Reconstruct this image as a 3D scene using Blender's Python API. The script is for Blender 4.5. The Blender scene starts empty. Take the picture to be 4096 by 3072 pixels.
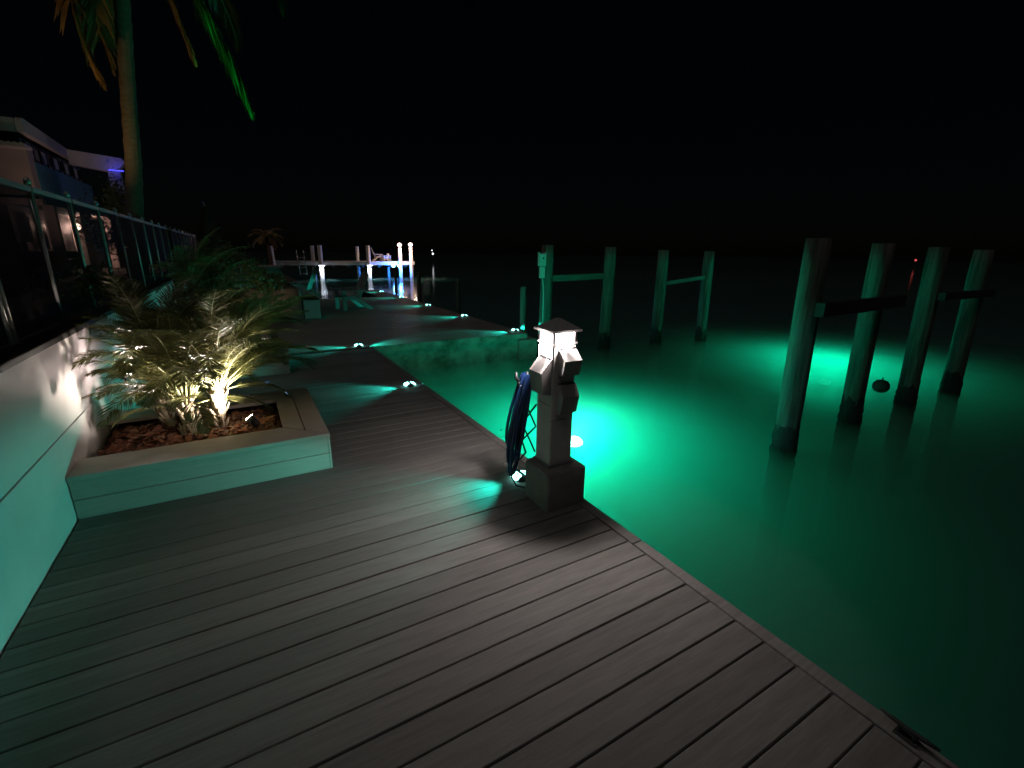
import bpy, math, random
from mathutils import Vector, Matrix
R = math.radians
rnd = random.Random(7)
sc = bpy.context.scene
col = sc.collection

# ------------------------------------------------------------------ camera
cam_d = bpy.data.cameras.new('camera'); cam = bpy.data.objects.new('camera', cam_d); col.objects.link(cam)
cam_d.sensor_width = 36; cam_d.lens = 36*1847.7/4096; cam_d.clip_start = .05; cam_d.clip_end = 2000
YAW, PITCH, ROLL = R(30.124), R(15.984), R(.6915)
f0 = Vector((math.sin(YAW), math.cos(YAW), 0)); r0 = Vector((math.cos(YAW), -math.sin(YAW), 0)); u0 = Vector((0, 0, 1))
fw = f0*math.cos(PITCH)-u0*math.sin(PITCH); up = u0*math.cos(PITCH)+f0*math.sin(PITCH)
rt = r0*math.cos(ROLL)+up*math.sin(ROLL); up2 = up*math.cos(ROLL)-r0*math.sin(ROLL)
cam.matrix_world = Matrix(((rt.x, up2.x, -fw.x, 0), (rt.y, up2.y, -fw.y, 0), (rt.z, up2.z, -fw.z, 1.65), (0, 0, 0, 1)))
sc.camera = cam
# ------------------------------------------------------------------ night sky, moonlike fill, exposure
w = bpy.data.worlds.new('World'); sc.world = w; w.use_nodes = True
nt = w.node_tree; bg = nt.nodes['Background']
sky = nt.nodes.new('ShaderNodeTexSky'); sky.sky_type = 'NISHITA'; sky.sun_disc = False
sky.sun_elevation = R(65); sky.sun_rotation = R(215)
nt.links.new(sky.outputs[0], bg.inputs[0]); bg.inputs[1].default_value = .00022
moon_fill_d = bpy.data.lights.new('moon_fill', 'SUN'); moon_fill_d.energy = .095; moon_fill_d.angle = R(12); moon_fill_d.color = (1, .93, .9)  # soft fill added for a dim glow of unknown source, set up as a moon
moon_fill = bpy.data.objects.new('moon_fill', moon_fill_d); col.objects.link(moon_fill)
moon_fill.rotation_euler = Vector((.36, .30, -1.0)).to_track_quat('-Z', 'Y').to_euler()
vs = sc.view_settings; vs.view_transform = 'Standard'; vs.look = 'None'; vs.exposure = 0; vs.gamma = 1
sc.render.engine = 'CYCLES'
cy = sc.cycles
cy.use_denoising = True; cy.max_bounces = 6; cy.diffuse_bounces = 3; cy.glossy_bounces = 3
cy.transparent_max_bounces = 24; cy.volume_bounces = 2; cy.sample_clamp_indirect = 2.0
cy.caustics_reflective = False; cy.caustics_refractive = False

# ------------------------------------------------------------------ materials
MATS = {}
def mat(name, c, rough=.6, var=.15, scale=8., stretch=(1, 1, 1), bump=0., bscale=40., objvar=0., metal=0., dark=None, dscale=3., damt=.5, spec=.5):
    m = bpy.data.materials.new(name); m.use_nodes = True; t = m.node_tree; N = t.nodes; L = t.links
    b = N['Principled BSDF']; b.inputs['Roughness'].default_value = rough; b.inputs['Metallic'].default_value = metal
    b.inputs['Specular IOR Level'].default_value = spec
    tc = N.new('ShaderNodeTexCoord'); mp = N.new('ShaderNodeMapping'); mp.inputs['Scale'].default_value = stretch
    L.new(tc.outputs['Object'], mp.inputs[0])
    n = N.new('ShaderNodeTexNoise'); n.inputs['Scale'].default_value = scale; n.inputs['Detail'].default_value = 6
    L.new(mp.outputs[0], n.inputs['Vector'])
    r = N.new('ShaderNodeMapRange'); r.inputs[1].default_value = .3; r.inputs[2].default_value = .7
    r.inputs[3].default_value = 1-var; r.inputs[4].default_value = 1+var
    L.new(n.outputs[0], r.inputs[0]); last = r.outputs[0]
    if objvar:
        oi = N.new('ShaderNodeObjectInfo'); r2 = N.new('ShaderNodeMapRange')
        r2.inputs[3].default_value = 1-objvar; r2.inputs[4].default_value = 1+objvar
        L.new(oi.outputs['Random'], r2.inputs[0]); mu = N.new('ShaderNodeMath'); mu.operation = 'MULTIPLY'
        L.new(last, mu.inputs[0]); L.new(r2.outputs[0], mu.inputs[1]); last = mu.outputs[0]
    v = N.new('ShaderNodeVectorMath'); v.operation = 'SCALE'; v.inputs[0].default_value = c
    L.new(last, v.inputs['Scale']); out = v.outputs[0]
    if dark is not None:
        n2 = N.new('ShaderNodeTexNoise'); n2.inputs['Scale'].default_value = dscale; n2.inputs['Detail'].default_value = 8; n2.inputs['Roughness'].default_value = .65
        L.new(mp.outputs[0], n2.inputs['Vector'])
        rr = N.new('ShaderNodeMapRange'); rr.inputs[1].default_value = .48; rr.inputs[2].default_value = .66; rr.inputs[4].default_value = damt
        L.new(n2.outputs[0], rr.inputs[0])
        mx = N.new('ShaderNodeMix'); mx.data_type = 'RGBA'; L.new(rr.outputs[0], mx.inputs[0]); L.new(out, mx.inputs[6])
        mx.inputs[7].default_value = (*dark, 1); out = mx.outputs[2]
    L.new(out, b.inputs['Base Color'])
    rv = N.new('ShaderNodeMapRange'); rv.inputs[1].default_value = .3; rv.inputs[2].default_value = .7
    rv.inputs[3].default_value = max(.05, rough-.1); rv.inputs[4].default_value = min(1, rough+.1)
    L.new(n.outputs[0], rv.inputs[0]); L.new(rv.outputs[0], b.inputs['Roughness'])
    if bump:
        n3 = N.new('ShaderNodeTexNoise'); n3.inputs['Scale'].default_value = bscale; n3.inputs['Detail'].default_value = 5
        L.new(mp.outputs[0], n3.inputs['Vector'])
        bp = N.new('ShaderNodeBump'); bp.inputs['Strength'].default_value = bump; bp.inputs['Distance'].default_value = .01
        L.new(n3.outputs[0], bp.inputs['Height']); L.new(bp.outputs[0], b.inputs['Normal'])
    MATS[name] = m; return m
def emat(name, c, s):
    m = bpy.data.materials.new(name); m.use_nodes = True; t = m.node_tree; t.nodes.clear()
    e = t.nodes.new('ShaderNodeEmission'); e.inputs[0].default_value = (*c, 1); e.inputs[1].default_value = s
    o = t.nodes.new('ShaderNodeOutputMaterial'); t.links.new(e.outputs[0], o.inputs[0]); MATS[name] = m; return m
def leafmat(name, c, rough=.35, trans=.35, var=.35):
    m = mat(name, c, rough, var, 5., objvar=.25); t = m.node_tree; N = t.nodes; b = N['Principled BSDF']
    tr = N.new('ShaderNodeBsdfTranslucent'); tr.inputs[0].default_value = (c[0]*1.3, c[1]*1.4, c[2]*.8, 1)
    mx = N.new('ShaderNodeMixShader'); mx.inputs[0].default_value = trans
    t.links.new(b.outputs[0], mx.inputs[1]); t.links.new(tr.outputs[0], mx.inputs[2])
    t.links.new(mx.outputs[0], N['Material Output'].inputs[0]); return m
M = MATS
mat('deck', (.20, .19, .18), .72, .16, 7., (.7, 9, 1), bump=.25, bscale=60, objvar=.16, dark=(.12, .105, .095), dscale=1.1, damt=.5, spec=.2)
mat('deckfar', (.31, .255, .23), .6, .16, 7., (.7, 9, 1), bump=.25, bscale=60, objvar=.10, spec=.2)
mat('underdeck', (.012, .011, .01), .9, .3, 4)
mat('concrete', (.34, .33, .30), .85, .3, 5, bump=.8, bscale=18, dark=(.05, .055, .04), dscale=1.7, damt=.9)
mat('white_wall', (.70, .67, .66), .6, .06, 3, bump=.15, bscale=12, dark=(.5, .48, .46), dscale=.9, damt=.35)
mat('white_vinyl', (.72, .70, .68), .4, .04, 3)
mat('planter', (.47, .42, .38), .5, .08, 6, (1, 8, 8), bump=.15, bscale=40)
mat('planter_cap', (.50, .43, .39), .5, .10, 6, bump=.15, bscale=40)
mat('mulch', (.10, .045, .026), .9, .5, 30, bump=1, bscale=60)
mat('chips', (.18, .065, .038), .85, .5, 22, objvar=.2)
mat('chips_light', (.23, .14, .085), .85, .5, 22)
mat('wood_pile', (.125, .12, .10), .85, .45, 4, (7, 7, .45), bump=1, bscale=9, dark=(.03, .035, .022), dscale=1.7, damt=.85)
mat('barnacle', (.022, .024, .022), .8, .5, 20, bump=1, bscale=50)
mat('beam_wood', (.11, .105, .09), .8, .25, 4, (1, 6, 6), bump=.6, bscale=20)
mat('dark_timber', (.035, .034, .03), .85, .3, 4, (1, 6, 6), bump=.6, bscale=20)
mat('ped_plastic_dim', (.36, .335, .33), .42, .05, 4, bump=.05, bscale=60, dark=(.3, .28, .27), dscale=5, damt=.3)  # boxes coloured darker than the post so lantern light doesn't clip on them
mat('ped_post_lit', (.66, .62, .60), .45, .06, 4, bump=.05, bscale=60, dark=(.42, .39, .37), dscale=5, damt=.35)  # post and cap lightened in colour for ambient light the lamps don't give
mat('ped_dark', (.25, .24, .24), .5, .08, 6)
mat('ped_base', (.27, .25, .24), .85, .2, 9, bump=.5, bscale=60)
mat('hose', (.012, .034, .12), .38, .12, 10)
mat('rope', (.02, .02, .022), .8, .2, 30, bump=.5, bscale=200)
mat('black_plastic', (.018, .018, .02), .45, .15, 10)
mat('steel', (.55, .55, .55), .3, .08, 8, metal=1)
mat('fence_metal', (.42, .43, .42), .38, .08, 8, metal=.35)
mat('fence_rail', (.16, .19, .18), .5, .08, 8)
mat('fence_cap', (.03, .03, .03), .6, .1, 8)
mat('box_grey', (.55, .55, .52), .5, .05, 8)
mat('house_tan', (.34, .30, .27), .8, .08, 3, bump=.2)
mat('house_blue', (.02, .17, .23), .75, .08, 3, bump=.2)
mat('house_trim', (.62, .52, .5), .6, .06, 3)
mat('house_dark', (.02, .018, .018), .6, .2, 4)
mat('glass_dark', (.02, .025, .03), .1, .05, 2)
mat('corrugated', (.55, .48, .43), .5, .06, 5)
mat('trunk', (.17, .135, .11), .85, .3, 9, (1, 1, 5), bump=.7, bscale=30)
mat('pygmy_trunk', (.36, .29, .2), .85, .3, 24, bump=1, bscale=40)
mat('petiole', (.36, .37, .17), .4, .2, 10)
mat('garden', (.025, .028, .016), .95, .4, 3, bump=.8, bscale=8)
mat('seabed', (.10, .10, .08), .95, .3, 2)
mat('umbrella', (.09, .05, .045), .85, .15, 8)
mat('chair_green', (.32, .36, .33), .6, .08, 10)
mat('chair_white', (.55, .48, .44), .6, .08, 10)
mat('brown_wood', (.21, .13, .095), .7, .18, 6, (1, 1, 8), bump=.3)
mat('pier_white', (.75, .69, .68), .65, .12, 4, bump=.3)
mat('gravel', (.40, .36, .30), .9, .4, 60, bump=1, bscale=90)
mat('buoy', (.06, .08, .06), .7, .3, 10, bump=.5, bscale=30)
mat('fender', (.5, .5, .46), .6, .1, 10)
leafmat('frond', (.17, .165, .08), .28, .3)
leafmat('frond_dark', (.10, .11, .04), .4, .3)
leafmat('coco', (.07, .10, .03), .42, .35)
leafmat('coco_dead', (.30, .19, .085), .6, .3)
leafmat('shrub', (.05, .07, .02), .4, .3)
emat('lamp_white', (1, .90, .90), 16)
emat('lens_teal', (.10, 1, .80), 4)
emat('lens_core', (.30, 1, .88), 7)
emat('spot_lens', (1, .86, .78), 70)
emat('uw_lens', (.5, 1, .92), 32)
emat('sconce', (1, .66, .5), 26)
emat('globe', (1, .70, .6), 5)
emat('led_white', (.75, .86, 1), 14)
emat('led_blue', (.35, .8, 1), 14)
emat('far_white', (.9, .93, 1), 3)
emat('far_red', (1, .12, .12), .8)
emat('led_strip', (.08, .08, 1), 1.6)
def meshmat():
    m = bpy.data.materials.new('pool_mesh'); m.use_nodes = True; t = m.node_tree; N = t.nodes
    b = N['Principled BSDF']; b.inputs['Base Color'].default_value = (.006, .006, .007, 1); b.inputs['Roughness'].default_value = .8; b.inputs['Specular IOR Level'].default_value = .1
    tr = N.new('ShaderNodeBsdfTransparent'); mx = N.new('ShaderNodeMixShader'); mx.inputs[0].default_value = .62
    t.links.new(tr.outputs[0], mx.inputs[1]); t.links.new(b.outputs[0], mx.inputs[2]); t.links.new(mx.outputs[0], N['Material Output'].inputs[0])
    MATS['pool_mesh'] = m
meshmat()
def watermat():
    m = bpy.data.materials.new('water'); m.use_nodes = True; t = m.node_tree; N = t.nodes; L = t.links; N.clear()
    o = N.new('ShaderNodeOutputMaterial'); tr = N.new('ShaderNodeBsdfTransparent'); gl = N.new('ShaderNodeBsdfGlossy')
    gl.inputs['Roughness'].default_value = .09
    fr = N.new('ShaderNodeFresnel'); fr.inputs[0].default_value = 1.33; mx = N.new('ShaderNodeMixShader')
    tc = N.new('ShaderNodeTexCoord'); n = N.new('ShaderNodeTexNoise'); n.inputs['Scale'].default_value = 1.6; n.inputs['Detail'].default_value = 3
    bp = N.new('ShaderNodeBump'); bp.inputs['Strength'].default_value = .12; bp.inputs['Distance'].default_value = .08
    L.new(tc.outputs['Object'], n.inputs['Vector']); L.new(n.outputs[0], bp.inputs['Height'])
    L.new(bp.outputs[0], gl.inputs['Normal']); L.new(bp.outputs[0], fr.inputs['Normal'])
    L.new(fr.outputs[0], mx.inputs[0]); L.new(tr.outputs[0], mx.inputs[1]); L.new(gl.outputs[0], mx.inputs[2]); L.new(mx.outputs[0], o.inputs['Surface'])
    s = N.new('ShaderNodeVolumeScatter'); s.inputs['Color'].default_value = (.75, 1, .92, 1); s.inputs['Density'].default_value = .8; s.inputs['Anisotropy'].default_value = .25
    a = N.new('ShaderNodeVolumeAbsorption'); a.inputs['Color'].default_value = (.02, .78, .68, 1); a.inputs['Density'].default_value = .8
    ad = N.new('ShaderNodeAddShader'); L.new(s.outputs[0], ad.inputs[0]); L.new(a.outputs[0], ad.inputs[1]); L.new(ad.outputs[0], o.inputs['Volume'])
    m.cycles.homogeneous_volume = True
    MATS['water'] = m
watermat()

# ------------------------------------------------------------------ mesh helpers
class MB:
    def __init__(s): s.v = []; s.f = []; s.smooth = []
    def add(s, vs, fs, sm=False):
        o = len(s.v); s.v += [tuple(p) for p in vs]
        for f in fs: s.f.append([i+o for i in f]); s.smooth.append(sm)
        return s
    def box(s, x0, x1, y0, y1, z0, z1, c=0.):
        if c <= 0:
            return s.add([(x0, y0, z0), (x1, y0, z0), (x1, y1, z0), (x0, y1, z0), (x0, y0, z1), (x1, y0, z1), (x1, y1, z1), (x0, y1, z1)],
                  [(3, 2, 1, 0), (4, 5, 6, 7), (0, 1, 5, 4), (1, 2, 6, 5), (2, 3, 7, 6), (3, 0, 4, 7)])
        # chamfered top and vertical edges
        def ring(z, i):
            return [(x0+i+c, y0+i, z), (x1-i-c, y0+i, z), (x1-i, y0+i+c, z), (x1-i, y1-i-c, z), (x1-i-c, y1-i, z), (x0+i+c, y1-i, z), (x0+i, y1-i-c, z), (x0+i, y0+i+c, z)]
        vs = ring(z0, 0)+ring(z1-c, 0)+ring(z1, c); fs = [tuple(range(7, -1, -1)), tuple(range(16, 24))]
        for k in (0, 8):
            for i in range(8): j = (i+1) % 8; fs.append((k+i, k+j, k+8+j, k+8+i))
        return s.add(vs, fs)
    def obox(s, a, b, wd, ht, upv=(0, 0, 1)):  # bar from a to b
        a, b = Vector(a), Vector(b); d = (b-a).normalized(); sd = d.cross(Vector(upv)).normalized(); u = sd.cross(d)
        vs = [p+sd*i*wd/2+u*j*ht/2 for p in (a, b) for i, j in ((-1, -1), (1, -1), (1, 1), (-1, 1))]
        return s.add(vs, [(0, 1, 2, 3), (7, 6, 5, 4), (0, 4, 5, 1), (1, 5, 6, 2), (2, 6, 7, 3), (3, 7, 4, 0)])
    def tube(s, pts, rad, n=8, caps=True, sm=True):
        pts = [Vector(p) for p in pts]; rads = rad if isinstance(rad, (list, tuple)) else [rad]*len(pts)
        vs = []; prev = None
        for i, p in enumerate(pts):
            d = (pts[min(i+1, len(pts)-1)]-pts[max(i-1, 0)]).normalized()
            ref = Vector((0, 0, 1)) if abs(d.z) < .95 else Vector((1, 0, 0))
            if prev is None: sd = d.cross(ref).normalized()
            else: sd = (prev-d*prev.dot(d)).normalized()
            prev = sd; u = sd.cross(d)
            for k in range(n): a = 2*math.pi*k/n; vs.append(p+(sd*math.cos(a)+u*math.sin(a))*rads[i])
        fs = [(i*n+k, i*n+(k+1) % n, (i+1)*n+(k+1) % n, (i+1)*n+k) for i in range(len(pts)-1) for k in range(n)]
        s.add(vs, fs, sm)
        if caps: o = len(s.v)-len(vs); s.f += [[o+k for k in range(n)][::-1], [o+len(vs)-n+k for k in range(n)]]; s.smooth += [False, False]
        return s
    def lathe(s, prof, n=24, c=(0, 0, 0), sm=True):
        vs = [(c[0]+r*math.cos(2*math.pi*k/n), c[1]+r*math.sin(2*math.pi*k/n), c[2]+z) for r, z in prof for k in range(n)]
        fs = [(i*n+k, i*n+(k+1) % n, (i+1)*n+(k+1) % n, (i+1)*n+k) for i in range(len(prof)-1) for k in range(n)]
        s.add(vs, fs, sm); o = len(s.v)-len(vs)
        s.f += [[o+k for k in range(n)][::-1], [o+len(vs)-n+k for k in range(n)]]; s.smooth += [False, False]; return s
    def prism(s, poly, axis, a, b):  # poly of (u,v); axis 'x': u=y v=z ; 'y': u=x v=z ; 'z': u=x v=y
        def pt(u, v, t): return {'x': (t, u, v), 'y': (u, t, v), 'z': (u, v, t)}[axis]
        n = len(poly); vs = [pt(u, v, a) for u, v in poly]+[pt(u, v, b) for u, v in poly]
        return s.add(vs, [tuple(range(n)), tuple(range(2*n-1, n-1, -1))]+[(i, i+n, (i+1) % n+n, (i+1) % n) for i in range(n)])
    def mesh(s, name):
        me = bpy.data.meshes.new(name); me.from_pydata(s.v, [], s.f); me.polygons.foreach_set('use_smooth', s.smooth); me.validate()
        import bmesh
        bm = bmesh.new(); bm.from_mesh(me); bmesh.ops.recalc_face_normals(bm, faces=bm.faces); bm.to_mesh(me); bm.free()
        me.update(); return me
def link(name, me, m=None, parent=None, world=False):
    o = bpy.data.objects.new(name, me); col.objects.link(o)
    if m and not me.materials: me.materials.append(M[m])
    if parent:
        o.parent = parent
        if world and not parent.parent: o.matrix_parent_inverse = parent.matrix_basis.inverted()
    return o
def part(name, mb, m, parent, world=True): return link(name, mb.mesh(name), m, parent, world)
def tag(o, label=None, cat=None, group=None, kind=None):
    if label: o['label'] = label
    if cat: o['category'] = cat
    if group: o['group'] = group
    if kind: o['kind'] = kind
    return o
def empty(name, loc, label, cat, group=None):
    o = bpy.data.objects.new(name, None); o.empty_display_size = .2; col.objects.link(o); o.location = loc
    o.matrix_basis = Matrix.Translation(loc); return tag(o, label, cat, group)
def solo(name, mb, m, label, cat, group=None): return tag(link(name, mb.mesh(name), m), label, cat, group)
def struct(name, mb, m): return tag(link(name, mb.mesh(name), m), kind='structure')
def copy_tree(o, parent=None):
    c = o.copy(); col.objects.link(c)
    if parent: c.parent = parent
    for ch in list(o.children): copy_tree(ch, c)
    return c
def light(kind, name, parent, loc, energy, color, radius=.03, aim=None, cone=60, blend=.5):
    d = bpy.data.lights.new(name, kind); d.energy = energy; d.color = color; d.shadow_soft_size = radius
    if kind == 'SPOT': d.spot_size = R(cone); d.spot_blend = blend
    o = bpy.data.objects.new(name, d); col.objects.link(o); o.parent = parent; o.location = loc
    if aim is not None: o.rotation_euler = Vector(aim).to_track_quat('-Z', 'Y').to_euler()
    return o

# ------------------------------------------------------------------ setting: seabed, water, ground, decks
EDGE = 1.89; WATER = -.52
struct('seabed', MB().box(-40, 400, -60, 500, -3.4, -3.1), 'seabed')
wt = MB().box(1.5, 300, -40, 400, -3.3, WATER)
struct('water', wt, 'water')
g = MB().box(-60, -1.30, -12, 60, -1, .90); struct('garden_ground', g, 'garden')
g = MB().box(-60, 2.2, 60.01, 90, -1, .6).box(-1.28, 2.2, 22.6, 60, -3, .3); struct('shore_ground', g, 'garden')

P_ = .1419
deck = struct('deck', MB().box(-1.06, EDGE-.03, -2.2, 8.14, -.30, -.034), 'underdeck')
bm_ = MB().box(-1.065-.37, 1.812-.37, .0032, P_-.0032, -.028, 0, .0035).mesh('deck_board')
y = 1.292-P_*24
k = 0
while y+P_ < 8.2:
    b = link('deck_board', bm_, 'deck', deck); wide = 0
    b.location = (.37+rnd.uniform(-.0015, .0015), y, rnd.uniform(-.0015, .0012)); b.rotation_euler.z = rnd.uniform(-.0006, .0006)
    y += P_; k += 1
for a, b_ in ((-2.2, 1.68), (1.683, 5.10), (5.103, 8.195)):
    part('border_board', MB().box(1.817, EDGE, a+.002, b_-.002, -.03, .002, .004), 'deck', deck)
FD = 17.45
fard = struct('far_deck', MB().box(-1.06, 5.10, 8.30, FD, -.30, -.034).box(-1.06, 1.85, FD+.002, 22.4, -.30, -.034).box(4.38, 5.10, FD+.002, 20.6, -.30, -.034), 'underdeck')
bf = MB().box(-3.05, 3.05, .003, P_-.003, -.028, 0, .0035).mesh('deck_board')
bl_ = MB().box(-1.455, 1.455, .003, P_-.003, -.028, 0, .0035).mesh('deck_board')
bs_ = MB().box(-.335, .335, .003, P_-.003, -.028, 0, .0035).mesh('deck_board')
y = 8.30
while y+P_ < 22.4:
    for me_, x_, on in ((bf, 2.0, y+P_ < FD), (bl_, .40, y+P_ >= FD), (bs_, 4.72, y+P_ >= FD and y+P_ < 20.6)):
        if on: b = link('deck_board', me_, 'deckfar', fard); b.location = (x_, y, rnd.uniform(-.0015, .0015))
    y += P_
part('border_board', MB().box(5.055, 5.13, 8.30, 20.6, -.03, .002, .004), 'deckfar', fard)

# concrete seawall (L shaped), its cap lies along the basin end
sw = empty('seawall', (1.8, 8.2, -3), 'stained concrete seawall closing the end of the lit basin', 'seawall')
def rough_wall(x0, x1, y0, y1, z0, z1, n, m, axis):
    mb = MB(); vs = []; fs = []; r = random.Random(3)
    for i in range(n+1):
        for j in range(m+1):
            t, u = i/n, j/m; d = r.uniform(-.012, .012) if 0 < j < m else 0
            vs.append((x0+(x1-x0)*t, y0+d, z0+(z1-z0)*u))
    for i in range(n):
        for j in range(m): a = i*(m+1)+j; fs.append((a, a+m+1, a+m+2, a+1))
    mb.add(vs, fs, True); o = len(mb.v)
    mb.add([(x0, y1, z0), (x1, y1, z0), (x1, y1, z1), (x0, y1, z1)], [(3, 2, 1, 0)])
    mb.add([(x0, y0, z1), (x1, y0, z1), (x1, y1, z1), (x0, y1, z1)], [(0, 1, 2, 3)])
    mb.add([(x1, y0, z0), (x1, y1, z0), (x1, y1, z1), (x1, y0, z1)], [(0, 1, 2, 3)]); return mb
part('wall_face', rough_wall(1.80, 4.95, 8.235, 8.6, -3.1, -.11, 40, 14, 'y'), 'concrete', sw)
part('wall_cap', MB().box(1.85, 5.12, 8.20, 8.298, -.11, .004, .008), 'concrete', sw)
part('side_face', MB().box(1.2, 1.80, -6, 8.23, -3.1, -.31).box(4.5, 4.97, 8.61, 20.5, -3.1, -.31).box(1.3, 1.8, 17.3, 22.3, -3.1, -.31).box(1.81, 4.49, 17.0, 17.35, -3.1, -.31), 'concrete', sw)
part('fascia_board', MB().box(1.83, 1.875, -2.2, 8.19, -.27, -.035).box(5.04, 5.1, 8.31, 20.58, -.27, -.035), 'beam_wood', sw)
part('bulkhead_cap', MB().box(4.9, 5.35, 8.16, 8.62, -.55, -.13, .01), 'concrete', sw)

# white retaining wall with ledge
rw = empty('retaining_wall', (-1.2, 5, 0), 'white stepped retaining wall with a low ledge under the mesh fence', 'wall')
part('ledge', MB().box(-1.12, -1.075, -3, 22.3, -.2, .52, .002), 'white_wall', rw)
part('upper_wall', MB().box(-1.36, -1.086, -3, 22.3, .5205, 1.045, .004), 'white_wall', rw)
part('coping', MB().box(-1.38, -1.078, -3, 22.3, 1.0455, 1.085, .006), 'fence_cap', rw)

# ------------------------------------------------------------------ pool fence
fe = empty('pool_fence', (-1.22, 4, 1.085), 'black mesh pool fence with slim metal posts on the white wall', 'fence')
ys = [1.87, 2.84, 3.80, 3.87]+[4.78+.985*i for i in range(18)]
pm = MB().tube([(0, 0, 0), (0, 0, .985)], .018, 8).lathe([(.020, 0), (.022, .018), (.016, .04), (.004, .046)], 8, (0, 0, .985)).mesh('fence_post')
for yy in ys:
    o = link('fence_post', pm, 'fence_metal', fe); o.location = (0, yy-4, 0); o.rotation_euler = (rnd.uniform(-.008, .008), rnd.uniform(-.01, .01), 0)
for a, b_ in zip(ys[:-1], ys[1:]):
    part('top_rail', MB().box(-1.24, -1.20, a+.02, b_-.02, 2.02, 2.055), 'fence_rail', fe)
    if b_-a > .3: part('mesh_panel', MB().box(-1.222, -1.218, a+.019, b_-.019, 1.10, 2.018), 'pool_mesh', fe)

# ------------------------------------------------------------------ planters
def planter(x0, x1, y0, y1, h, label, seam=True):
    p = empty('planter', ((x0+x1)/2, (y0+y1)/2, 0), label, 'planter')
    hb = (h-.03)/2
    for i in range(2):
        za, zb = i*hb+.002, (i+1)*hb-.003
        part('side_board', MB().box(x0, x1-.02, y0+.012, y0+.04, za, zb, .003), 'planter', p)
        part('side_board', MB().box(x0, x1-.02, y1-.04, y1-.012, za, zb, .003), 'planter', p)
        part('side_board', MB().box(x1-.04+.021, x1-.012+.01, y0+.012, y1-.012, za, zb, .003), 'planter', p)
    part('liner', MB().box(x0+.01, x1-.05, y0+.045, y0+.06, 0, h-.04).box(x0+.01, x1-.05, y1-.06, y1-.045, 0, h-.04).box(x1-.065, x1-.05, y0+.07, y1-.07, 0, h-.04), 'house_dark', p)
    w1, w2 = .155, .145
    part('cap_board', MB().prism([(x0, y0), (x1, y0), (x1-w1, y0+w1), (x0, y0+w1)], 'z', h-.03, h), 'planter_cap', p)
    part('cap_board', MB().prism([(x0, y0+w1+.004), (x1-w1-.004, y0+w1+.004), (x1-w1-.004-w2, y0+w1+.004+w2), (x0, y0+w1+.004+w2)], 'z', h-.03, h-.001), 'planter_cap', p)
    part('cap_board', MB().prism([(x1, y0+.004), (x1, y1-.004), (x1-w1+.004, y1-w1), (x1-w1+.004, y0+w1)], 'z', h-.03, h+.001), 'planter_cap', p)
    part('cap_board', MB().prism([(x1-w1-.005, y0+w1+.012), (x1-w1-.005, y1-w1), (x1-w1-w2, y1-w1-w2+.02), (x1-w1-w2, y0+w1+w2+.01)], 'z', h-.03, h), 'planter_cap', p)
    part('cap_board', MB().prism([(x0, y1), (x1, y1), (x1-w1, y1-w1), (x0, y1-w1)], 'z', h-.03, h), 'planter_cap', p)
    part('cap_board', MB().prism([(x0, y1-w1-.004), (x1-w1-.004, y1-w1-.004), (x1-w1-w2, y1-w1-w2), (x0, y1-w1-w2)], 'z', h-.03, h-.001), 'planter_cap', p)
    # mulch: lumpy bed and loose chips
    r = random.Random(int(y0*10)); mb = MB(); n = 40; vs = []; fs = []
    ax0, ax1, ay0, ay1 = x0+.02, x1-.07, y0+.07, y1-.07
    for i in range(n+1):
        for j in range(n+1):
            vs.append((ax0+(ax1-ax0)*i/n, ay0+(ay1-ay0)*j/n, h-.10+r.uniform(-.015, .02)+.02*math.sin(i*.5)*math.cos(j*.37)))
    for i in range(n):
        for j in range(n): a = i*(n+1)+j; fs.append((a, a+n+1, a+n+2, a+1))
    part('mulch', mb.add(vs, fs), 'mulch', p)
    for mname, cnt in (('chips', 700), ('chips_light', 260)):
        mb = MB()
        for q in range(cnt):
            c = Vector((r.uniform(ax0+.03, ax1-.27), r.uniform(ay0+.25, ay1-.25), h-.085+r.uniform(0, .03))); s_ = r.uniform(.014, .04)
            if mname == 'chips_light' and r.random() < .7: c.x = max(c.x, r.uniform(ax1-.75, ax1-.27))
            m3 = Matrix.Rotation(r.uniform(0, 6.3), 3, 'Z') @ Matrix.Rotation(r.uniform(-.7, .7), 3, 'X') @ Matrix.Rotation(r.uniform(-.7, .7), 3, 'Y')
            pts = [(-1, -.4, 0), (.2, -.7, .12), (1, -.1, 0), (.6, .6, -.1), (-.5, .5, .1)]
            top = [c+m3 @ (Vector(v)*s_) for v in pts]; bot = [v-Vector((0, 0, .008)) for v in top]
            mb.add(top+bot, [(0, 1, 2, 3, 4), (9, 8, 7, 6, 5)]+[(i, i+5, (i+1) % 5+5, (i+1) % 5) for i in range(5)])
        tag(part('bark_chips', mb, mname, p), kind='stuff')
    return p
planter(-1.07, .45, 3.55, 4.95, .295, 'low boxed planter with wide cap boards holding the brightly lit palms')
planter(-1.07, .45, 6.85, 8.18, .295, 'low boxed planter of dark shrubs between the lit palms and brown trough')

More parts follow.
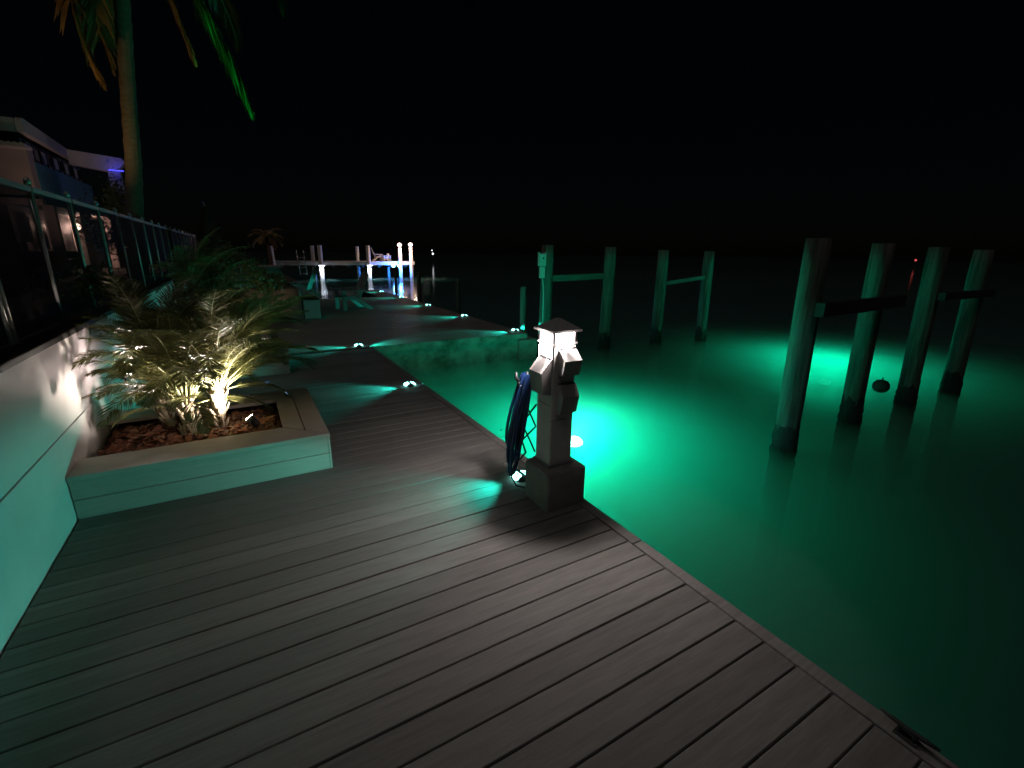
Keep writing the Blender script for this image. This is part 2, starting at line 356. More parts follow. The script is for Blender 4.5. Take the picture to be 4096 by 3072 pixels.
# ------------------------------------------------------------------ palms
def frond_mesh(name, path, leaf, n, r0_, seed, hang=.2, wid=.010, spread=.8, start=.16, mats=('frond', 'petiole')):
    r = random.Random(seed); pts = [Vector(p) for p in path]; mb = MB(); m = len(pts)
    mb.tube(pts, [r0_*(1-.85*i/(m-1)) for i in range(m)], 5, False); nst = len(mb.f)
    def at(t):
        x = t*(m-1); i = min(int(x), m-2); f = x-i; return pts[i].lerp(pts[i+1], f), (pts[i+1]-pts[i]).normalized()
    for i in range(n):
        t = start+(1-start)*(i+.5)/n; p, d = at(t)
        sd = d.cross(Vector((0, 0, 1)))
        sd = sd.normalized() if sd.length > 1e-3 else Vector((0, 1, 0)); u = sd.cross(d)
        prof = math.sin(math.pi*min(1, (t-start)/(1-start)*.82+.16))**.7
        for s_ in (-1, 1):
            l = leaf*prof*r.uniform(.8, 1.1); fwd = .55+.75*t+r.uniform(-.15, .15)
            dr = (sd*s_*spread+d*fwd+u*r.uniform(.0, .35)-Vector((0, 0, hang*r.uniform(.3, 1)))).normalized()
            nr = dr.cross(u).normalized(); q = p+dr*l*.5; e = p+dr*l-Vector((0, 0, hang*l*.5+.05*l))
            wv = (nr*.8+u*.6*r.uniform(-1, 1)).normalized()*wid*r.uniform(.7, 1.2)
            mb.add([p-wv*.4, p+wv*.4, q+wv-Vector((0, 0, .03*l)), q-wv-Vector((0, 0, .03*l)), e], [(0, 1, 2, 3), (3, 2, 4)])
    me = mb.mesh(name); me.materials.append(M[mats[1]]); me.materials.append(M[mats[0]])
    me.polygons.foreach_set('material_index', [0 if i < nst else 1 for i in range(len(me.polygons))]); return me
def arc(L, e0, e1, n=9, wob=0., seed=0):
    r = random.Random(seed); p = Vector((0, 0, 0)); out = [p.copy()]; yaw = 0
    for i in range(n):
        e = e0+(e1-e0)*((i+.5)/n)**1.3; yaw += r.uniform(-wob, wob)
        p = p+Vector((math.cos(e)*math.cos(yaw), math.cos(e)*math.sin(yaw), math.sin(e)))*(L/n); out.append(p.copy())
    return out
FR = []
for i, (e0, e1, L) in enumerate([(85, 30, .85), (75, 5, .92), (68, -15, .95), (58, -25, .95), (48, -40, .92), (38, -50, .88), (25, -55, .82), (12, -60, .74), (80, 45, .75), (62, 0, 1.0), (42, -20, .95), (30, -30, .9)]):
    for v in range(2):
        FR.append((frond_mesh('frond', arc(L*(.92+.16*v), R(e0), R(e1), 9, .05, i*2+v), .20, 78, .0075, i*7+v, .22, .0042), e0))
def pygmy(loc, h, nf, label, lim=None, scale=1., lean=(0, 0), seed=1, stems=1, dark=False):
    r = random.Random(seed); t = empty('pygmy_palm', loc, label, 'palm', None)
    top = Vector((lean[0], lean[1], h)); pts = [Vector((0, 0, -.06))+(top+Vector((0, 0, .06)))*(i/8)+Vector((r.uniform(-.008, .008), r.uniform(-.008, .008), 0)) for i in range(9)]
    part('trunk', MB().tube(pts, [.062, .055, .047, .05, .045, .05, .047, .055, .04], 10), 'pygmy_trunk', t, False)
    for i in range(30):   # old leaf bases
        q = r.uniform(.05, 1); p = Vector((0, 0, -.02)).lerp(top, q); a = r.uniform(0, 6.28); d = Vector((math.cos(a), math.sin(a), 0))
        part('leaf_base', MB().tube([p+d*.038, p+d*.062+Vector((0, 0, .03)), p+d*.085+Vector((0, 0, .075))], [.017, .013, .006], 5), 'pygmy_trunk', t, False)
    ga = 2.39996
    for i in range(nf):
        az = i*ga+r.uniform(-.25, .25); el = 88-66*(i/nf)**.9+r.uniform(-7, 7)
        me = min(FR, key=lambda q: abs(q[1]-el)+r.uniform(0, 14))[0]
        s_ = scale*r.uniform(.85, 1.08)
        if lim:
            s_ *= lim(az)
            if math.sin(az) < -.2 and el < 42: continue
            if loc[1] < 5 and math.cos(az+.45) > .75 and el < 58: continue   # gap above the spotlight
        o = link('frond', me, None, t); o.location = top+Vector((math.cos(az)*.03, math.sin(az)*.03, -.05*i/nf)); o.rotation_euler = (r.uniform(-.12, .12), 0, az); o.scale = (s_,)*3
    return t
def wall_lim(az):
    c = math.cos(az)
    return 1.0 if c > -.25 else max(.62, 1+.55*(c+.25))
pygmy((-.49, 4.26, .20), .29, 64, 'pygmy palm with dark trunk and splayed pale stems closest to the white wall', wall_lim, 1.08, (.0, .02), 11)
pygmy((-.30, 4.34, .20), .36, 64, 'pygmy palm with glowing shaggy trunk beside the planter spotlight', wall_lim, 1.08, (.03, .02), 12)
pygmy((-.66, 4.56, .20), .55, 46, 'shaded pygmy palm behind the two spotlit trunks in the planter', wall_lim, 1.05, (-.02, .03), 13)
pygmy((-.55, 7.35, .20), 1.0, 26, 'tall dark pygmy palm rising from the planter of shrubs', wall_lim, .9, (0, .05), 14)
pygmy((.0, 7.3, .20), .42, 34, 'low bushy palm spilling over the corner of the shrub planter', None, .72, (.1, -.05), 15)
pygmy((-.35, 7.8, .20), .8, 26, 'middle palm of the shrub planter between tall and low ones', wall_lim, .85, (0, .0), 16)

def shrub(name, loc, rx, rz, n, m, label, seed, leaf=.06):
    r = random.Random(seed); t = empty(name, loc, label, 'shrub'); mb = MB(); st = MB()
    for i in range(7):
        a = r.uniform(0, 6.28); st.tube([(0, 0, 0), (math.cos(a)*rx*.3, math.sin(a)*rx*.3, rz*.5), (math.cos(a)*rx*.6, math.sin(a)*rx*.6, rz*r.uniform(.8, 1.1))], [.02, .013, .006], 5)
    part('stem', st, 'trunk', t, False)
    clumps = [(r.gauss(0, .5)*rx, r.gauss(0, .5)*rx, rz*r.uniform(.35, 1.1)) for _ in range(16)]
    for i in range(n):
        c = r.choice(clumps); p = Vector((c[0]+r.gauss(0, .14)*rx, c[1]+r.gauss(0, .14)*rx, c[2]+r.gauss(0, .12)*rz))
        d = Vector((r.uniform(-1, 1), r.uniform(-1, 1), r.uniform(-.6, 1))).normalized(); sd = d.orthogonal().normalized(); l = leaf*r.uniform(.6, 1.4)
        mb.add([p, p+d*l*.5+sd*l*.22, p+d*l, p+d*l*.5-sd*l*.22], [(0, 1, 2, 3)])
    part('foliage', mb, m, t, False); return t
shrub('garden_shrub', (-2.0, 4.6, .88), .6, .55, 2000, 'shrub', 'leafy shrub seen dimly through the fence mesh', 21)
shrub('garden_shrub', (-2.4, 7.0, .88), .6, .45, 1600, 'shrub', 'broad low shrub behind the fence below the porch lamp', 22)
shrub('garden_shrub', (-2.75, 17.6, .88), .75, 2.1, 2600, 'shrub', 'tall dark shrub hiding the foot of the house column', 23, .09)
shrub('planter_bush', (.55, 12.05, .62), .32, .42, 1500, 'frond_dark', 'small leafy bush growing at the brown trough', 24, .07)

# coconut palm
cp = empty('coconut_palm', (-1.72, 11.9, .88), 'tall coconut palm with drooping fronds behind the fence', 'palm')
tp = [(-1.74, 11.9, .8), (-1.66, 11.9, 1.6), (-1.60, 11.9, 2.2), (-1.46, 11.92, 3.2), (-1.36, 11.93, 4.2), (-1.25, 11.95, 5.2), (-1.15, 11.96, 6.1), (-1.06, 11.97, 7.2)]
mb = MB(); ring = []; rr = []
for i in range(len(tp)-1):
    for j in range(9):
        f = j/9; ring.append(Vector(tp[i]).lerp(Vector(tp[i+1]), f)); rr.append((.155-.035*min(1, (i+f)/4))*(1.0+(.06 if j % 3 == 0 else (-.02 if j % 3 == 1 else 0))))
part('trunk', MB().tube(ring, rr, 16), 'trunk', cp)
CR = Vector((-1.06, 11.97, 7.15))
def coco(pts, leaf, n, seed, hang, dead=False, spread=.8, wid=.022):
    me = frond_mesh('coconut_frond', pts, leaf, n, .035, seed, hang, wid, spread, .12, ('coco_dead' if dead else 'coco', 'coco_dead' if dead else 'petiole'))
    return link('frond', me, None, cp, True)
r = random.Random(5)
for i in range(13):
    az = i*2.39996+.6; e0 = R(70-62*(i/13)); L = r.uniform(3.0, 3.7)
    pts = [CR+Matrix.Rotation(az, 3, 'Z') @ v for v in arc(L, e0, e0-R(115), 12, .04, i)]
    coco(pts, .62, 70, 100+i, .75)
coco([CR, (-.62, 11.9, 7.0), (-.2, 11.8, 6.55), (.08, 11.75, 6.0), (.3, 11.7, 5.45), (.5, 11.68, 4.85), (.64, 11.66, 4.3)], .72, 120, 201, .9, False, .5, .036)
coco([CR, (-1.45, 11.6, 6.9), (-1.75, 11.5, 6.3), (-1.80, 11.45, 5.6), (-1.76, 11.45, 4.9), (-1.62, 11.5, 4.35)], .55, 90, 202, .5, True, .8, .035)
coco([CR, (-1.35, 11.62, 6.8), (-1.52, 11.5, 6.0), (-1.52, 11.48, 5.2), (-1.44, 11.5, 4.6)], .5, 80, 203, .5, True, .7, .035)
coco([CR, (-.75, 11.7, 6.8), (-.48, 11.65, 6.1), (-.33, 11.65, 5.5), (-.2, 11.7, 5.0)], .42, 60, 204, .6, True, .5, .03)

# ------------------------------------------------------------------ garden spotlights
def spotlight(loc, aim, energy, color, label, cone=85, blend=.6, rad=.03, lens='spot_lens'):
    t = empty('garden_spotlight', loc, label, 'spotlight'); d = Vector(aim).normalized()
    part('stake', MB().tube([(0, 0, -.12), (0, 0, 0)], .008, 6), 'black_plastic', t, False)
    part('housing', MB().tube([-d*.05, -d*.04, d*.045], [.022, .032, .036], 12), 'black_plastic', t, False)
    q = d.to_track_quat('Z', 'Y').to_matrix()
    n = 14; mb = MB().add([q @ Vector((math.cos(6.2832*k/n)*.033, math.sin(6.2832*k/n)*.033, .047)) for k in range(n)]+[q @ Vector((math.cos(6.2832*k/n)*.033, math.sin(6.2832*k/n)*.033, .0455)) for k in range(n)],
        [tuple(range(n)), tuple(range(2*n-1, n-1, -1))]+[(k, k+n, (k+1) % n+n, (k+1) % n) for k in range(n)])
    part('lens', mb, lens, t, False)
    light('SPOT', 'spotlight_beam', t, d*.06, energy, color, rad, d, cone, blend); return t
spotlight((-.05, 4.13, .29), (-.38, .18, .52), 190, (1, .86, .74), 'small bright spotlight staked in mulch aiming at the palm trunks', 118, 1)
wl_ = spotlight((-.88, 4.56, .70), (.60, -.42, .36), 16, (1, .82, .80), 'glaring pinkish spotlight glimpsed through fronds by the white wall', 120, .9)
light('POINT', 'lamp_spill', wl_, (.05, -.03, .075), 8, (1, .80, .76), .02)
spotlight((-.55, 9.5, .12), (1.02, 2.2, 4.95), 4200, (.0, 1, .22), 'hidden green spotlight shining from beside the wall up at a palm frond', 15, .5)
spotlight((-2.7, 10.3, 1.02), (1.02, 1.25, 3.9), 150, (1, .62, .22), 'hidden amber spotlight shining from behind the fence at dead palm fronds', 54, .8)

spotlight((.12, 8.02, .33), (.0, 1, .08), 80, (1, .62, .40), 'hidden warm spotlight in the shrub planter lighting the brown trough', 32, .8)
# ------------------------------------------------------------------ deck lamps
TEAL = (.02, 1, .78)
def deck_lamp(loc, label, e=80, cone=96, group=None):
    t = empty('deck_lamp', loc, label, 'deck lamp', group)
    part('housing', MB().lathe([(.062, 0), (.062, .012), (.05, .03), (.035, .044)], 8, sm=False).box(-.006, .006, -.06, .06, .012, .052), 'black_plastic', t, False)
    for s_ in (-1, 1):
        part('lens', MB().prism([(s_*.016, .014), (s_*.07, .014), (s_*.058, .036), (s_*.016, .046)], 'y', -.036, .036), 'lens_core', t, False)
        light('SPOT', 'lamp_light', t, (s_*.085, 0, .034), e, TEAL, .016, (s_, 0, .03), cone, .6).scale = (1, .30, 1)   # flat fan
    return t
deck_lamp((1.655, 2.70, .001), 'glowing teal deck lamp tucked behind the power pedestal base', 70, 96)
deck_lamp((1.70, 5.51, .001), 'glowing teal deck lamp on the deck edge past the power pedestal', 60, 96)
deck_lamp((1.68, 8.32, .005), 'glowing teal deck lamp at the inner corner of the seawall', 60, 96)
deck_lamp((5.02, 8.55, .005), 'glowing teal deck lamp at the seawall outer corner beside a short post')
deck_lamp((5.0, 11.16, .003), 'glowing teal deck lamp second from the seawall outer corner')
deck_lamp((5.0, 13.88, .003), 'glowing teal deck lamp third from the seawall outer corner')
deck_lamp((5.0, 16.66, .003), 'glowing teal deck lamp near the round pale fender')
deck_lamp((4.98, 19.3, .003), 'glowing teal deck lamp farthest out along the dock')

# ------------------------------------------------------------------ power pedestal
LSIGN = -1.
pd = empty('power_pedestal', (1.71, 2.35, 0), 'grey power pedestal with lit lantern top on a square dark base', 'pedestal')
part('base', MB().box(1.555, 1.865, 2.20, 2.49, .002, .275, .012), 'ped_base', pd)
x0, x1, y0, y1 = 1.62, 1.80, 2.29, 2.46
part('post', MB().box(x0, x1, y0, y1, .276, 1.095, .008), 'ped_post_lit', pd)
part('foot_flange', MB().box(x0-.012, x1+.012, y0-.012, y1+.012, .2755, .29, .004), 'ped_dark', pd)
lan = part('lantern', MB().box(x0-.003, x1+.003, y0-.003, y1+.003, 1.0955, 1.107), 'ped_plastic_dim', pd)
for a in (x0, x1-.014):
    for b_ in (y0, y1-.014): part('lantern_post', MB().box(a, a+.014, b_, b_+.014, 1.1075, 1.174), 'house_dark', lan)
for args in ((x0+.004, x0+.010, y0+.018, y1-.018), (x1-.010, x1-.004, y0+.018, y1-.018), (x0+.018, x1-.018, y0+.004, y0+.010), (x0+.018, x1-.018, y1-.010, y1-.004)):
    part('lantern_pane', MB().box(*args, 1.109, 1.172), 'lamp_white', lan)
for dx, dy in ((-1, 0), (1, 0), (0, -1), (0, 1)):   # lights added outside the lantern panes: profile shaped to spare lids and wall, strongest about 50 degrees below the horizontal
    ld_ = bpy.data.lights.new('lantern_light', 'POINT'); ld_.energy = {(-1, 0): 40, (0, -1): 9}.get((dx, dy), 12); ld_.color = (1, .90, .87); ld_.shadow_soft_size = .03
    ld_.use_nodes = True; T = ld_.node_tree; em_ = T.nodes['Emission']
    tc_ = T.nodes.new('ShaderNodeTexCoord'); sp_ = T.nodes.new('ShaderNodeSeparateXYZ'); T.links.new(tc_.outputs['Normal'], sp_.inputs[0])
    ng = T.nodes.new('ShaderNodeMath'); ng.operation = 'MULTIPLY'; ng.inputs[1].default_value = LSIGN; T.links.new(sp_.outputs[2], ng.inputs[0])
    cr = T.nodes.new('ShaderNodeValToRGB'); T.links.new(ng.outputs[0], cr.inputs[0]); e_ = cr.color_ramp.elements
    e_[0].position = 0; e_[0].color = (.05, .05, .05, 1); e_[1].position = 1; e_[1].color = (.08, .08, .08, 1)
    for p_, v_ in ((.30, .15), (.55, .6), (.75, 1), (.88, 1), (.945, .05)):
        q_ = e_.new(p_); q_.color = (v_, v_, v_, 1)
    T.links.new(cr.outputs[0], em_.inputs['Strength'])
    lo_ = bpy.data.objects.new('lantern_light', ld_); col.objects.link(lo_); lo_.parent = pd
    lo_.location = (dx*.122, dy*.118+.025, 1.135)
cxm, cym = (x0+x1)/2, (y0+y1)/2; o_ = .022
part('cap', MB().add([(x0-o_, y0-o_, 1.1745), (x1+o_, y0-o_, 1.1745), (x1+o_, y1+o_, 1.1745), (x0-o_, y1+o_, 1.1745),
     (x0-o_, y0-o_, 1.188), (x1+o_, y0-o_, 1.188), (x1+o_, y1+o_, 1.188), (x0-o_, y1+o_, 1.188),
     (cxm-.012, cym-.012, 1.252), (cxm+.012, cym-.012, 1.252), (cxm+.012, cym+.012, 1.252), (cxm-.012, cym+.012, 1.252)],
     [(3, 2, 1, 0), (8, 9, 10, 11)]+[(i, (i+1) % 4, (i+1) % 4+4, i+4) for i in range(4)]+[(i+4, (i+1) % 4+4, (i+1) % 4+8, i+8) for i in range(4)]), 'ped_post_lit', pd)
# hooded receptacle boxes
bx = part('receptacle_box', MB().prism([(x0-.001, 1.012), (x0-.078, .925), (x0-.062, .785), (x0-.001, .775)], 'y', y0+.008, y1-.022), 'ped_plastic_dim', pd)
part('hinge', MB().tube([(x0-.006, y0+.02, 1.014), (x0-.006, y1-.035, 1.014)], .006, 6), 'ped_plastic_dim', bx)
bx = part('receptacle_box', MB().prism([(y0-.001, 1.072), (y0-.074, 1.005), (y0-.05, .905), (y0-.001, .905)], 'x', x0+.042, x1-.008), 'ped_plastic_dim', pd)
part('hinge', MB().tube([(x0+.05, y0-.006, 1.072), (x1-.015, y0-.006, 1.072)], .006, 6), 'ped_plastic_dim', bx)
part('receptacle_box', MB().prism([(y0-.001, .845), (y0-.03, .842), (y0-.07, .77), (y0-.045, .655), (y0-.001, .645)], 'x', x0+.04, x1-.012), 'ped_plastic_dim', pd)
part('breaker_cover', MB().box(x0+.045, x1-.02, y0-.014, y0-.001, .86, .895, .004), 'ped_plastic_dim', pd)
part('seam_strip', MB().box(x0-.002, x1-.06, y0-.0025, y0-.0005, .60, .604).box(x0-.0025, x0-.0005, y0+.01, y1-.01, .70, .704), 'ped_dark', pd)
for z in (.56, .47, .36): part('screw', MB().lathe([(.005, 0), (.005, .003), (.002, .004)], 8, (0, 0, 0)), 'steel', pd, False).matrix_local = Matrix.Translation((x0+.006-1.71, y0-.001-2.35, z)) @ Matrix.Rotation(R(90), 4, 'X')
hk = part('hose_hook', MB().tube([(1.66, 2.46, .80), (1.645, 2.56, .80), (1.635, 2.60, .83), (1.63, 2.605, .86)], [.014, .013, .010, .008], 8).box(1.625, 1.70, 2.4605, 2.468, .76, .85), 'black_plastic', pd)
part('sub_plate', MB().box(1.60, 1.64, 2.455, 2.4595, .83, .90, .002), 'white_vinyl', pd)

# blue hose, coiled over the hook
hs = empty('blue_hose', (1.63, 2.53, 0), 'dark blue garden hose coiled over a hook on the power pedestal', 'hose')
r = random.Random(9)
for i in range(8):
    yy = 2.50+.014*i; top = .85+.010*math.sin(i*1.3); bot = [.30, .24, .10, .27, .34, .16, .06, .29][i]; wv = [.05, .07, .06, .085, .055, .075, .065, .08][i]; pts = []
    for q in range(33):
        a = 2*math.pi*q/32; f = (1-math.cos(a))/2; zz = top+(bot-top)*f
        ww = wv*(.25+.75*f)*math.sin(a)
        pts.append((1.60-.045*f-.008*(i % 3)+ww*.55, yy+.10*f-ww*.35, zz+.02*math.sin(a)**2))
    part('hose_loop', MB().tube(pts, .0108, 8, False), 'hose', hs)
part('nozzle', MB().tube([(1.56, 2.60, .80), (1.545, 2.61, .83), (1.548, 2.61, .865)], [.012, .013, .007], 8).tube([(1.562, 2.60, .80), (1.575, 2.595, .77)], [.016, .014], 8), 'black_plastic', hs)
part('brass_fitting', MB().tube([(1.566, 2.592, .778), (1.582, 2.588, .762)], .0155, 10), 'steel', hs)
rp = empty('extension_cord', (1.6, 2.52, .28), 'thin black cord laced in crossing loops behind the pedestal', 'cord')
A = [(1.632, 2.48, .66), (1.595, 2.60, .49), (1.632, 2.48, .31)]
B = [(1.60, 2.56, .64), (1.632, 2.48, .50), (1.595, 2.60, .36), (1.60, 2.55, .285)]
for pts in (A, B):
    q = []
    for i in range(len(pts)-1):
        a, b_ = Vector(pts[i]), Vector(pts[i+1])
        for k in range(6): q.append(a.lerp(b_, (1-math.cos(math.pi*k/6))/2 if True else k/6))
    q.append(Vector(pts[-1])); part('cord_strand', MB().tube(q, .0065, 6), 'rope', rp)
part('cord_tail', MB().tube([(1.60, 2.55, .285), (1.53, 2.60, .18), (1.515, 2.60, .09), (1.54, 2.575, .03), (1.60, 2.53, .012), (1.63, 2.51, .01)], .0065, 6), 'rope', rp)

# cleat on the deck border
ct = empty('dock_cleat', (1.85, .36, .003), 'dark dock cleat bolted to the deck border board', 'cleat')
ct.scale = (.7, .7, .7)
part('base_plate', MB().box(-.028, .028, -.05, .05, 0, .008, .002), 'fence_cap', ct, False)
for s_ in (-1, 1): part('leg', MB().tube([(0, s_*.03, .008), (0, s_*.035, .045)], [.013, .011], 8), 'fence_cap', ct, False)
part('horn_bar', MB().tube([(0, -.125, .058), (0, -.07, .054), (0, 0, .05), (0, .07, .054), (0, .125, .058)], [.007, .012, .014, .012, .007], 8), 'fence_cap', ct, False)

# ------------------------------------------------------------------ boat-lift pilings
def piling(base, top, rad, label, seed, group='boat lift pilings'):
    b = Vector(base); t_ = Vector(top); t = empty('piling', (b.x, b.y, -3), label, 'piling', group); r = random.Random(seed)
    n = 18; rings = 16; vs = []; d = t_-b; lo = b-d*((b.z+3)/d.z) if False else Vector((b.x, b.y, -3.0))
    ph = [r.uniform(0, 6.28) for _ in range(4)]
    for i in range(rings+1):
        p = lo.lerp(t_, i/rings)
        for k in range(n):
            a = 2*math.pi*k/n; rr_ = rad*(1+.02*math.sin(3*a+ph[0]+i*.15)+.012*math.sin(7*a+ph[1])+r.uniform(-.006, .006))*(1.03-.05*i/rings)
            if i == rings: rr_ *= .965
            vs.append((p.x+rr_*math.cos(a), p.y+rr_*math.sin(a), p.z+(.0 if i < rings else .012)))
    fs = [(i*n+k, i*n+(k+1) % n, (i+1)*n+(k+1) % n, (i+1)*n+k) for i in range(rings) for k in range(n)]+[tuple(rings*n+k for k in range(n))]
    mb = MB(); mb.add(vs, fs, False); mb.smooth = [True]*(len(fs)-1)+[False]
    part('shaft', mb, 'wood_pile', t)
    vs = []; m_ = 22
    for i in range(m_+1):
        z = -1.3+(1.3-.22)*i/m_; p = lo.lerp(t_, (z+3)/(t_.z+3))
        for k in range(n):
            a = 2*math.pi*k/n; rr_ = rad*1.012+r.uniform(.0, .02)*(1 if i < m_-2 else .15); vs.append((p.x+rr_*math.cos(a), p.y+rr_*math.sin(a), z+(r.uniform(-.07, .08) if i == m_ else 0)))
    part('barnacle_crust', MB().add(vs, [(i*n+k, i*n+(k+1) % n, (i+1)*n+(k+1) % n, (i+1)*n+k) for i in range(m_) for k in range(n)], True), 'barnacle', t)
    return t
RB = [((5.33, 2.72, -.52), (5.33, 2.80, 1.81)), ((7.04, 2.80, -.52), (7.02, 2.90, 1.79)), ((8.70, 2.78, -.52), (8.68, 2.90, 1.77)), ((10.15, 2.70, -.52), (10.13, 2.83, 1.75))]
MBs = [((5.66, 8.42, -.52), (5.70, 8.40, 1.78)), ((7.47, 8.46, -.52), (7.49, 8.46, 1.77)), ((9.13, 8.34, -.52), (9.11, 8.36, 1.72)), ((10.40, 7.94, -.52), (10.32, 7.98, 1.71))]
lr = ['near lift piling with green lit edge carrying the start of a dark beam', 'lift piling crossed by the end of the dark beam, floating buoy beside it', 'lift piling just past the floating buoy, between the two dark beams', 'slim outermost lift piling at the end of the short dark beam']
lm = ['green lit piling carrying the electrical box', 'green lit piling joined by a level timber to the electrical box piling', 'green lit piling at the lower end of the thin sloping timber', 'green lit outermost piling at the upper end of the thin sloping timber']
for i, (b, t_) in enumerate(RB): piling(b, t_, .125, lr[i], 30+i)
for i, (b, t_) in enumerate(MBs): piling(b, t_, .132, lm[i], 40+i)
def beam(a, b, wd, ht, m, label):
    a, b = Vector(a), Vector(b); t = empty('lift_beam', (a+b)/2, label, 'beam'); r = random.Random(int(a.x*10))
    n = 14; vs = []; d = (b-a).normalized(); sd = d.cross(Vector((0, 0, 1))).normalized(); u = sd.cross(d)
    for i in range(n+1):
        p = a.lerp(b, i/n)
        for s_, q in ((-1, -1), (1, -1), (1, 1), (-1, 1)): vs.append(p+sd*s_*wd/2+u*(q*ht/2*(1+r.uniform(-.05, .05))))
    part('timber', MB().add(vs, [(i*4+k, i*4+(k+1) % 4, i*4+4+(k+1) % 4, i*4+4+k) for i in range(n) for k in range(4)]+[(3, 2, 1, 0), (n*4, n*4+1, n*4+2, n*4+3)]), m, t)
    for f in (.06, .94):
        p = a.lerp(b, f)-sd*(-1)*wd/2*(1 if False else -1); part('bolt', MB().tube([p-sd*.0, p-sd*-.02], .018, 8), 'steel', t)
beam((5.22, 2.60, 1.10), (7.35, 2.70, 1.10), .09, .145, 'dark_timber', 'dark timber beam bolted across the two near lift pilings')
beam((8.58, 2.70, 1.11), (10.30, 2.64, 1.11), .08, .11, 'dark_timber', 'short dark timber beam between the two outer lift pilings')
beam((5.78, 8.45, 1.10), (7.44, 8.52, 1.135), .10, .13, 'beam_wood', 'green lit level timber between the electrical box piling and its neighbour')
beam((9.16, 8.26, .94), (10.32, 7.94, 1.10), .08, .09, 'beam_wood', 'thin sloping timber between the two outermost green pilings')
eb = empty('electrical_box', (5.47, 8.30, 1.36), 'pale electrical box with conduit strapped to a green lit piling', 'electrical box')
part('box', MB().box(5.39, 5.56, 8.22, 8.30, 1.37, 1.62, .012), 'box_grey', eb)
part('switch', MB().tube([(5.475, 8.22, 1.53), (5.475, 8.205, 1.53)], .018, 10), 'black_plastic', eb)
part('bracket', MB().box(5.385, 5.41, 8.24, 8.29, 1.621, 1.645).box(5.54, 5.565, 8.24, 8.29, 1.621, 1.645), 'box_grey', eb)
part('junction_box', MB().box(5.42, 5.545, 8.23, 8.295, 1.13, 1.365, .012), 'box_grey', eb)
part('conduit', MB().tube([(5.50, 8.265, 1.13), (5.53, 8.27, .95), (5.545, 8.275, .8), (5.545, 8.275, -.1)], .014, 8), 'box_grey', eb)

def edge_post(loc, h, rad, label):
    r = random.Random(int(loc[1])); t = empty('mooring_post', loc, label, 'post', 'mooring posts along the dock edge')
    part('shaft', MB().lathe([(rad, -1.6-loc[2])]+[(rad*(1+r.uniform(-.03, .03)), -.1+h*i/5) for i in range(6)]+[(rad*.9, h), (rad*.6, h+.02)], 12), 'wood_pile', t, False)
edge_post((5.30, 8.70, 0), .91, .065, 'bright teal lit short post beside the lamp at the seawall outer corner')
edge_post((5.30, 12.25, 0), .90, .07, 'short dim green post between two deck lamps along the dock edge')
edge_post((5.42, 15.9, 0), .92, .075, 'short green post beside the round pale fender')
edge_post((5.14+.12, 18.2, 0), .85, .05, 'thin green post near the farthest deck lamp')
fd = empty('dock_fender', (5.72, 15.9, .1), 'rounded pale green fender hanging beside a short post', 'fender')
part('body', MB().lathe([(.04, -.1), (.12, -.05), (.14, .08), (.14, .40), (.12, .52), (.04, .57)], 16), 'fender', fd, False)
part('strap', MB().tube([(0, 0, .56), (-.1, 0, .68), (-.29, 0, .62)], .012, 6), 'rope', fd, False)

# ------------------------------------------------------------------ water things
by = empty('buoy', (9.30, 3.42, WATER), 'small dark round buoy floating among the lift pilings', 'buoy')
part('float', MB().lathe([(.02, -.09), (.09, -.06), (.125, .0), (.12, .07), (.08, .12), (.02, .14)], 18), 'buoy', by, False)
part('eye_ring', MB().tube([(0, 0, .135), (.02, 0, .16), (0, 0, .18), (-.02, 0, .16), (0, 0, .135)], .006, 6), 'steel', by, False)
solo('floating_leaf', MB().add([(2.59, 4.76, -.514), (2.62, 4.75, -.512), (2.645, 4.775, -.514), (2.62, 4.79, -.511), (2.62, 4.77, -.517)], [(0, 1, 2, 3), (0, 4, 1), (1, 4, 2), (2, 4, 3), (3, 4, 0)]), 'chips', 'tiny dead leaf floating in the lit water by the deck', 'leaf')
def uw_lamp(loc, e, label, lens='uw_lens'):
    t = empty('underwater_light', loc, label, 'underwater light', 'underwater green lights')
    part('lens', MB().lathe([(.01, .085), (.09, .07), (.14, .0), (.10, -.03), (.01, -.035)], 16), lens, t, False)
    part('housing', MB().lathe([(.08, -.036), (.1, -.06), (.09, -.14), (.03, -.2)], 16), 'black_plastic', t, False)
    part('cable', MB().tube([(0, 0, -.2), (.02, .02, -1), (.1, .05, -2.0+.0)], .012, 6), 'rope', t, False)
    light('POINT', 'underwater_glow', t, (0, 0, -.12), e, (.0, 1, .58), .6)
uw_lamp((4.05, 5.10, -1.1), 680, 'dazzling underwater light glowing beside the power pedestal')
uw_lamp((11.7, 5.4, -1.25), 640, 'underwater light glowing beyond the near lift pilings', 'lens_teal')

# ------------------------------------------------------------------ far side of the dock: trough planter, chairs, umbrella
tr_ = empty('trough_planter', (.8, 12.3, 0), 'brown flared wooden trough with gravel top and teal lit end', 'planter')
part('front_panel', MB().prism([(.05, .74), (1.14, .735), (1.20, .0), (.95, .07), (.40, .30), (.05, .42)], 'y', 12.18, 12.23), 'brown_wood', tr_)
part('back_panel', MB().prism([(.05, .74), (1.14, .735), (1.20, .0), (.95, .07), (.40, .30), (.05, .42)], 'y', 13.15, 13.2), 'brown_wood', tr_)
part('end_panel', MB().prism([(1.143, .735), (1.18, .735), (1.24, .0), (1.203, .0)], 'y', 12.17, 13.21), 'brown_wood', tr_)
part('gravel_top', MB().box(.06, 1.12, 12.235, 13.145, .70, .75), 'gravel', tr_)
part('leg', MB().box(.1, .2, 12.3, 12.4, 0, .44).box(.1, .2, 13.0, 13.1, 0, .44), 'brown_wood', tr_)
cb = empty('deck_box', (1.45, 12.5, 0), 'low teal lit box against the end of the brown trough', 'box')
